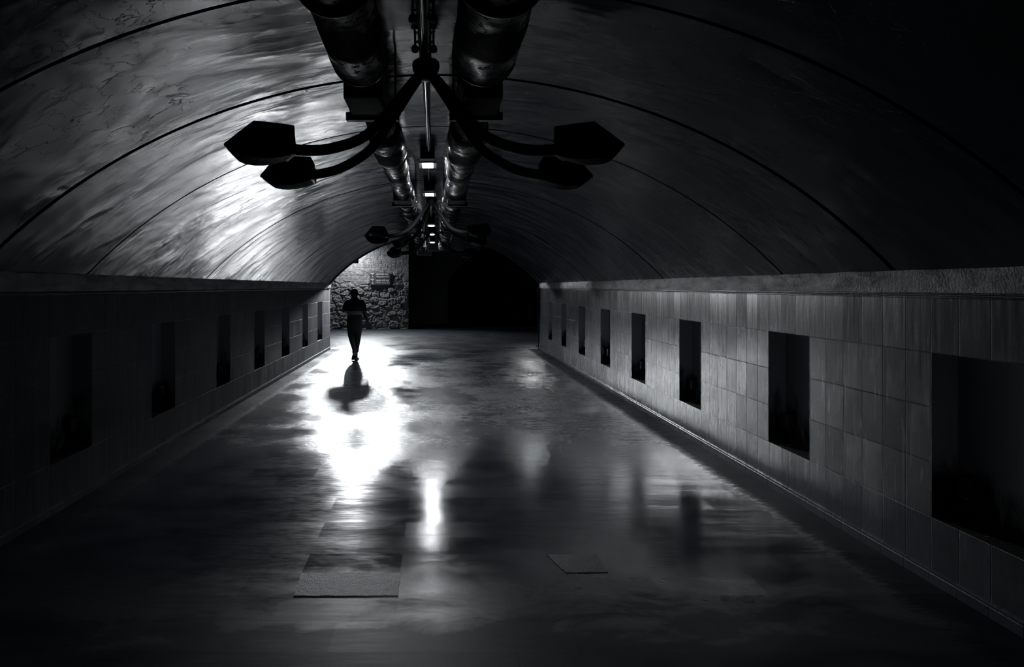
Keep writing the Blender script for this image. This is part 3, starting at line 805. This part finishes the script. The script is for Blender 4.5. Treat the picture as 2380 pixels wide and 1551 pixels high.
M_shoe = simple('black_shoe_leather', (0.012, 0.012, 0.013), 0.45, 0, 60, 0.001)
def remesh(o, vox, sm=3):
    m = o.modifiers.new('remesh', 'REMESH'); m.mode = 'VOXEL'; m.voxel_size = vox; m.use_smooth_shade = True
    s = o.modifiers.new('smooth', 'SMOOTH'); s.iterations = sm; s.factor = 0.5
    return o
def limb(bm, pts, rad): tube(bm, smooth_path(pts), list(np.interp(np.linspace(0, len(pts)-1, (len(pts)-1)*6+1), range(len(pts)), rad)), 16)
# body: head, neck, trunk core, arms, hands with fingers, legs
bm = bmesh.new()
loft(bm, [L(430, 464, 226, .028, .005), L(408, 486, 236, .055, .005), L(391, 501, 256, .082, .005), L(384, 508, 280, .094, .005), L(386, 506, 305, .093, .010),
          L(392, 502, 330, .085, .018), L(402, 496, 352, .070, .025), L(415, 485, 372, .045, .035)])
loft(bm, [L(404, 497, 335, .058, -.005), L(402, 500, 365, .060, -.008), L(392, 520, 392, .066, -.012), L(350, 556, 415, .07, -.01), L(340, 566, 470, .09, 0), L(345, 560, 600, .095, 0), L(345, 560, 760, .09, 0), L(345, 560, 860, .09, 0), L(370, 540, 900, .08, 0)])
for x in (384, 508):            # ears
    c = q(x, 300, 0.005); loft(bm, [(c+Vector((0, 0, -.030)), .005, .010), (c+Vector((0, 0, -.012)), .010, .016), (c+Vector((0, 0, .012)), .012, .020), (c+Vector((0, 0, .030)), .005, .010)], 10)
fc = q(447, 0, 0)               # face, turned to +Y
def fz(y): return q(0, y).z
fy = 0.105
tube(bm, [(fc.x, fy-.012, fz(285)), (fc.x, fy+.012, fz(303)), (fc.x, fy-.004, fz(312))], [.007, .014, .010], 10)       # nose
for sx in (-1, 1):
    tube(bm, [(fc.x+sx*.016, fy-.012, fz(278)), (fc.x+sx*.045, fy-.026, fz(279))], [.007, .005], 8)                       # brow
    tube(bm, [(fc.x+sx*.020, fy-.014, fz(288)), (fc.x+sx*.040, fy-.024, fz(288))], [.007, .006], 8)                       # eyelid
tube(bm, [(fc.x-.022, fy-.012, fz(330)), (fc.x, fy+.002, fz(329)), (fc.x+.022, fy-.012, fz(330))], .006, 8)               # lips
# right-hand side arm (image right) hanging, hand slightly out
sR = q(590, 435, 0.0); eR = q(622, 620, -.015); wR = q(664, 775, .03)
limb(bm, [q(545, 455), q(575, 462),  (sR+eR)/2, eR, (eR+wR)/2+Vector((0.004, 0, 0)), wR], [.055, .054, .051, .050, .046, .033])
def hand(bm, w, d, side, curl, lateral):
    """w wrist, d direction of the palm, side thumb direction, curl direction, lateral spread axis"""
    d = d.normalized(); lateral = lateral.normalized(); curl = curl.normalized()
    for s_ in (-0.026, -0.009, 0.009, 0.024):      # palm from four rays
        tube(bm, [w, w+d*0.045+lateral*s_*0.8, w+d*0.088+lateral*s_], [.016, .015, .012], 10)
    for s_, ln, cu in ((-0.028, .060, .016), (-0.009, .076, .020), (0.010, .080, .022), (0.027, .072, .024)):
        a = w+d*0.085+lateral*s_; b = a+d*ln*0.45+curl*cu*0.35; c = a+d*ln*0.78+curl*cu*0.95; e = a+d*ln*0.98+curl*cu*1.8
        tube(bm, [a, b, c, e], [.0095, .0088, .0080, .0062], 8)
    a = w+d*0.025+side*0.018; b = a+d*0.035+side*0.020+curl*.010; c = b+d*0.032+side*0.004+curl*.012
    tube(bm, [w+d*0.01, a, b, c], [.014, .013, .0105, .0075], 8)
hd_ = (q(660, 880)-wR); hd_.y = 0.02
hand(bm, wR, hd_, Vector((-0.75, 0.6, 0)).normalized(), Vector((-0.8, 0.4, 0)), Vector((0.55, -0.8, 0)))
# other arm bent forward, elbow out to the left, raised in front
sL = q(312, 440, 0.0); eL = q(284, 585, .02); wL = q(385, 520, .25)
limb(bm, [q(350, 455), q(325, 462), (sL+eL)/2, eL, (eL+wL)/2, wL], [.055, .052, .047, .041, .036, .026])
hand(bm, wL, Vector((0.45, 0.35, 0.6)), Vector((0.5, -0.2, 0.6)).normalized(), Vector((0.5, -0.5, 0.4)), Vector((-0.3, 0.9, -0.2)))
# legs under the trousers
def leg(bm, pts, rad): limb(bm, pts, rad)
legA = [q(395, 860), q(405, 980, .0), q(425, 1100, -.03), q(455, 1210, -.10), q(462, 1310, -.20)]
legB = [q(510, 860), q(500, 980, .0), q(493, 1100, .03), q(482, 1220, .03), q(480, 1345, .0)]
leg(bm, legA, [.08, .07, .052, .042, .034]); leg(bm, legB, [.08, .07, .052, .042, .034])
remesh(obj('body', bm, M_skin, per), 0.0065, 2)
# hair cap
bm = bmesh.new()
loft(bm, [L(436, 458, 221, .020, -.005), L(418, 476, 225, .045, -.006), L(403, 491, 234, .066, -.008), L(391, 502, 248, .080, -.010), L(384, 507, 266, .088, -.012), L(382, 508, 286, .090, -.014), L(386, 505, 306, .084, -.020), L(391, 501, 326, .070, -.030), L(398, 494, 346, .050, -.040)])
remesh(obj('hair', bm, M_hair, per), 0.008, 2)
# shirt
bm = bmesh.new()
loft(bm, [L(403, 502, 368, .066, -.008), L(385, 525, 385, .082, -.01), L(345, 560, 402, .095, -.01), L(318, 588, 425, .108, -.005), L(308, 596, 470, .120, 0), L(318, 585, 540, .125, .005),
          L(330, 574, 610, .128, .01), L(330, 576, 660, .130, .01), L(327, 580, 720, .132, .005), L(324, 582, 790, .130, 0), L(326, 578, 838, .126, 0), L(332, 572, 842, .12, 0)])
mR = sR.lerp(eR, 0.86); mL = sL.lerp(eL, 0.95)
limb(bm, [q(530, 445), q(572, 452), sR.lerp(eR, .5), mR], [.062, .066, .062, .058])
limb(bm, [q(365, 445), q(328, 454), sL.lerp(eL, .55), mL, eL.lerp(wL, 0.12)], [.062, .066, .062, .056, .052])
remesh(obj('shirt', bm, M_shirt, per), 0.009, 3)
# trousers
bm = bmesh.new()
loft(bm, [L(332, 574, 800, .118, 0), L(328, 578, 850, .124, -.005), L(330, 574, 900, .118, -.008), L(345, 560, 950, .1, -.005)])
limb(bm, [q(392, 880), q(398, 980, .0), q(420, 1090, -.03), q(448, 1190, -.085), q(462, 1262, -.15)], [.094, .082, .066, .052, .047])
limb(bm, [q(512, 880), q(507, 980, .0), q(497, 1090, .03), q(487, 1190, .035), q(484, 1262, .02)], [.094, .080, .066, .054, .052])
for j in range(5):
    z = 1010+j*45; limb(bm, [q(478, z+12, -.05), q(500, z, -.045), q(528, z-12, -.02)], [.008, .012, .008])
remesh(obj('trousers', bm, M_trous, per), 0.009, 2)
def shoe(c, yaw, pitch, tilt):
    bm = bmesh.new()
    prof = [(-.095, .030, .030), (-.085, .036, .055), (-.04, .038, .075), (.0, .036, .072), (.05, .042, .050), (.11, .046, .040), (.16, .036, .030), (.185, .014, .020)]
    rings = []
    for y, w, h in prof:
        rings.append([bm.verts.new((w*math.cos(a), y, 0.012+h*0.5+h*0.5*math.sin(a))) for a in [2*math.pi*k/14 for k in range(14)]])
    for a, b in zip(rings, rings[1:]):
        for k in range(14): bm.faces.new((a[k], a[(k+1) % 14], b[(k+1) % 14], b[k]))
    bm.faces.new(rings[0][::-1]); bm.faces.new(rings[-1])
    tube(bm, [(0, -.045, .05), (0, -.045, .115)], [.040, .043], 14)
    box(bm, -.036, .036, -.095, -.03, 0, .022, .004); box(bm, -.042, .042, -.01, .165, 0, .014, .004)
    bmesh.ops.recalc_face_normals(bm, faces=bm.faces)
    bmesh.ops.transform(bm, matrix=Matrix.Rotation(yaw, 4, 'Z') @ Matrix.Rotation(pitch, 4, 'X'), verts=bm.verts)
    zmin = min(v.co.z for v in bm.verts); bmesh.ops.translate(bm, vec=(c[0], c[1], -zmin), verts=bm.verts)
    remesh(obj('shoe', bm, M_shoe, per), 0.006, 2)
shoe((q(480, 0).x, .03), -0.08, 0, 0)
shoe((q(455, 0).x, -.13), 0.35, -0.65, 0)
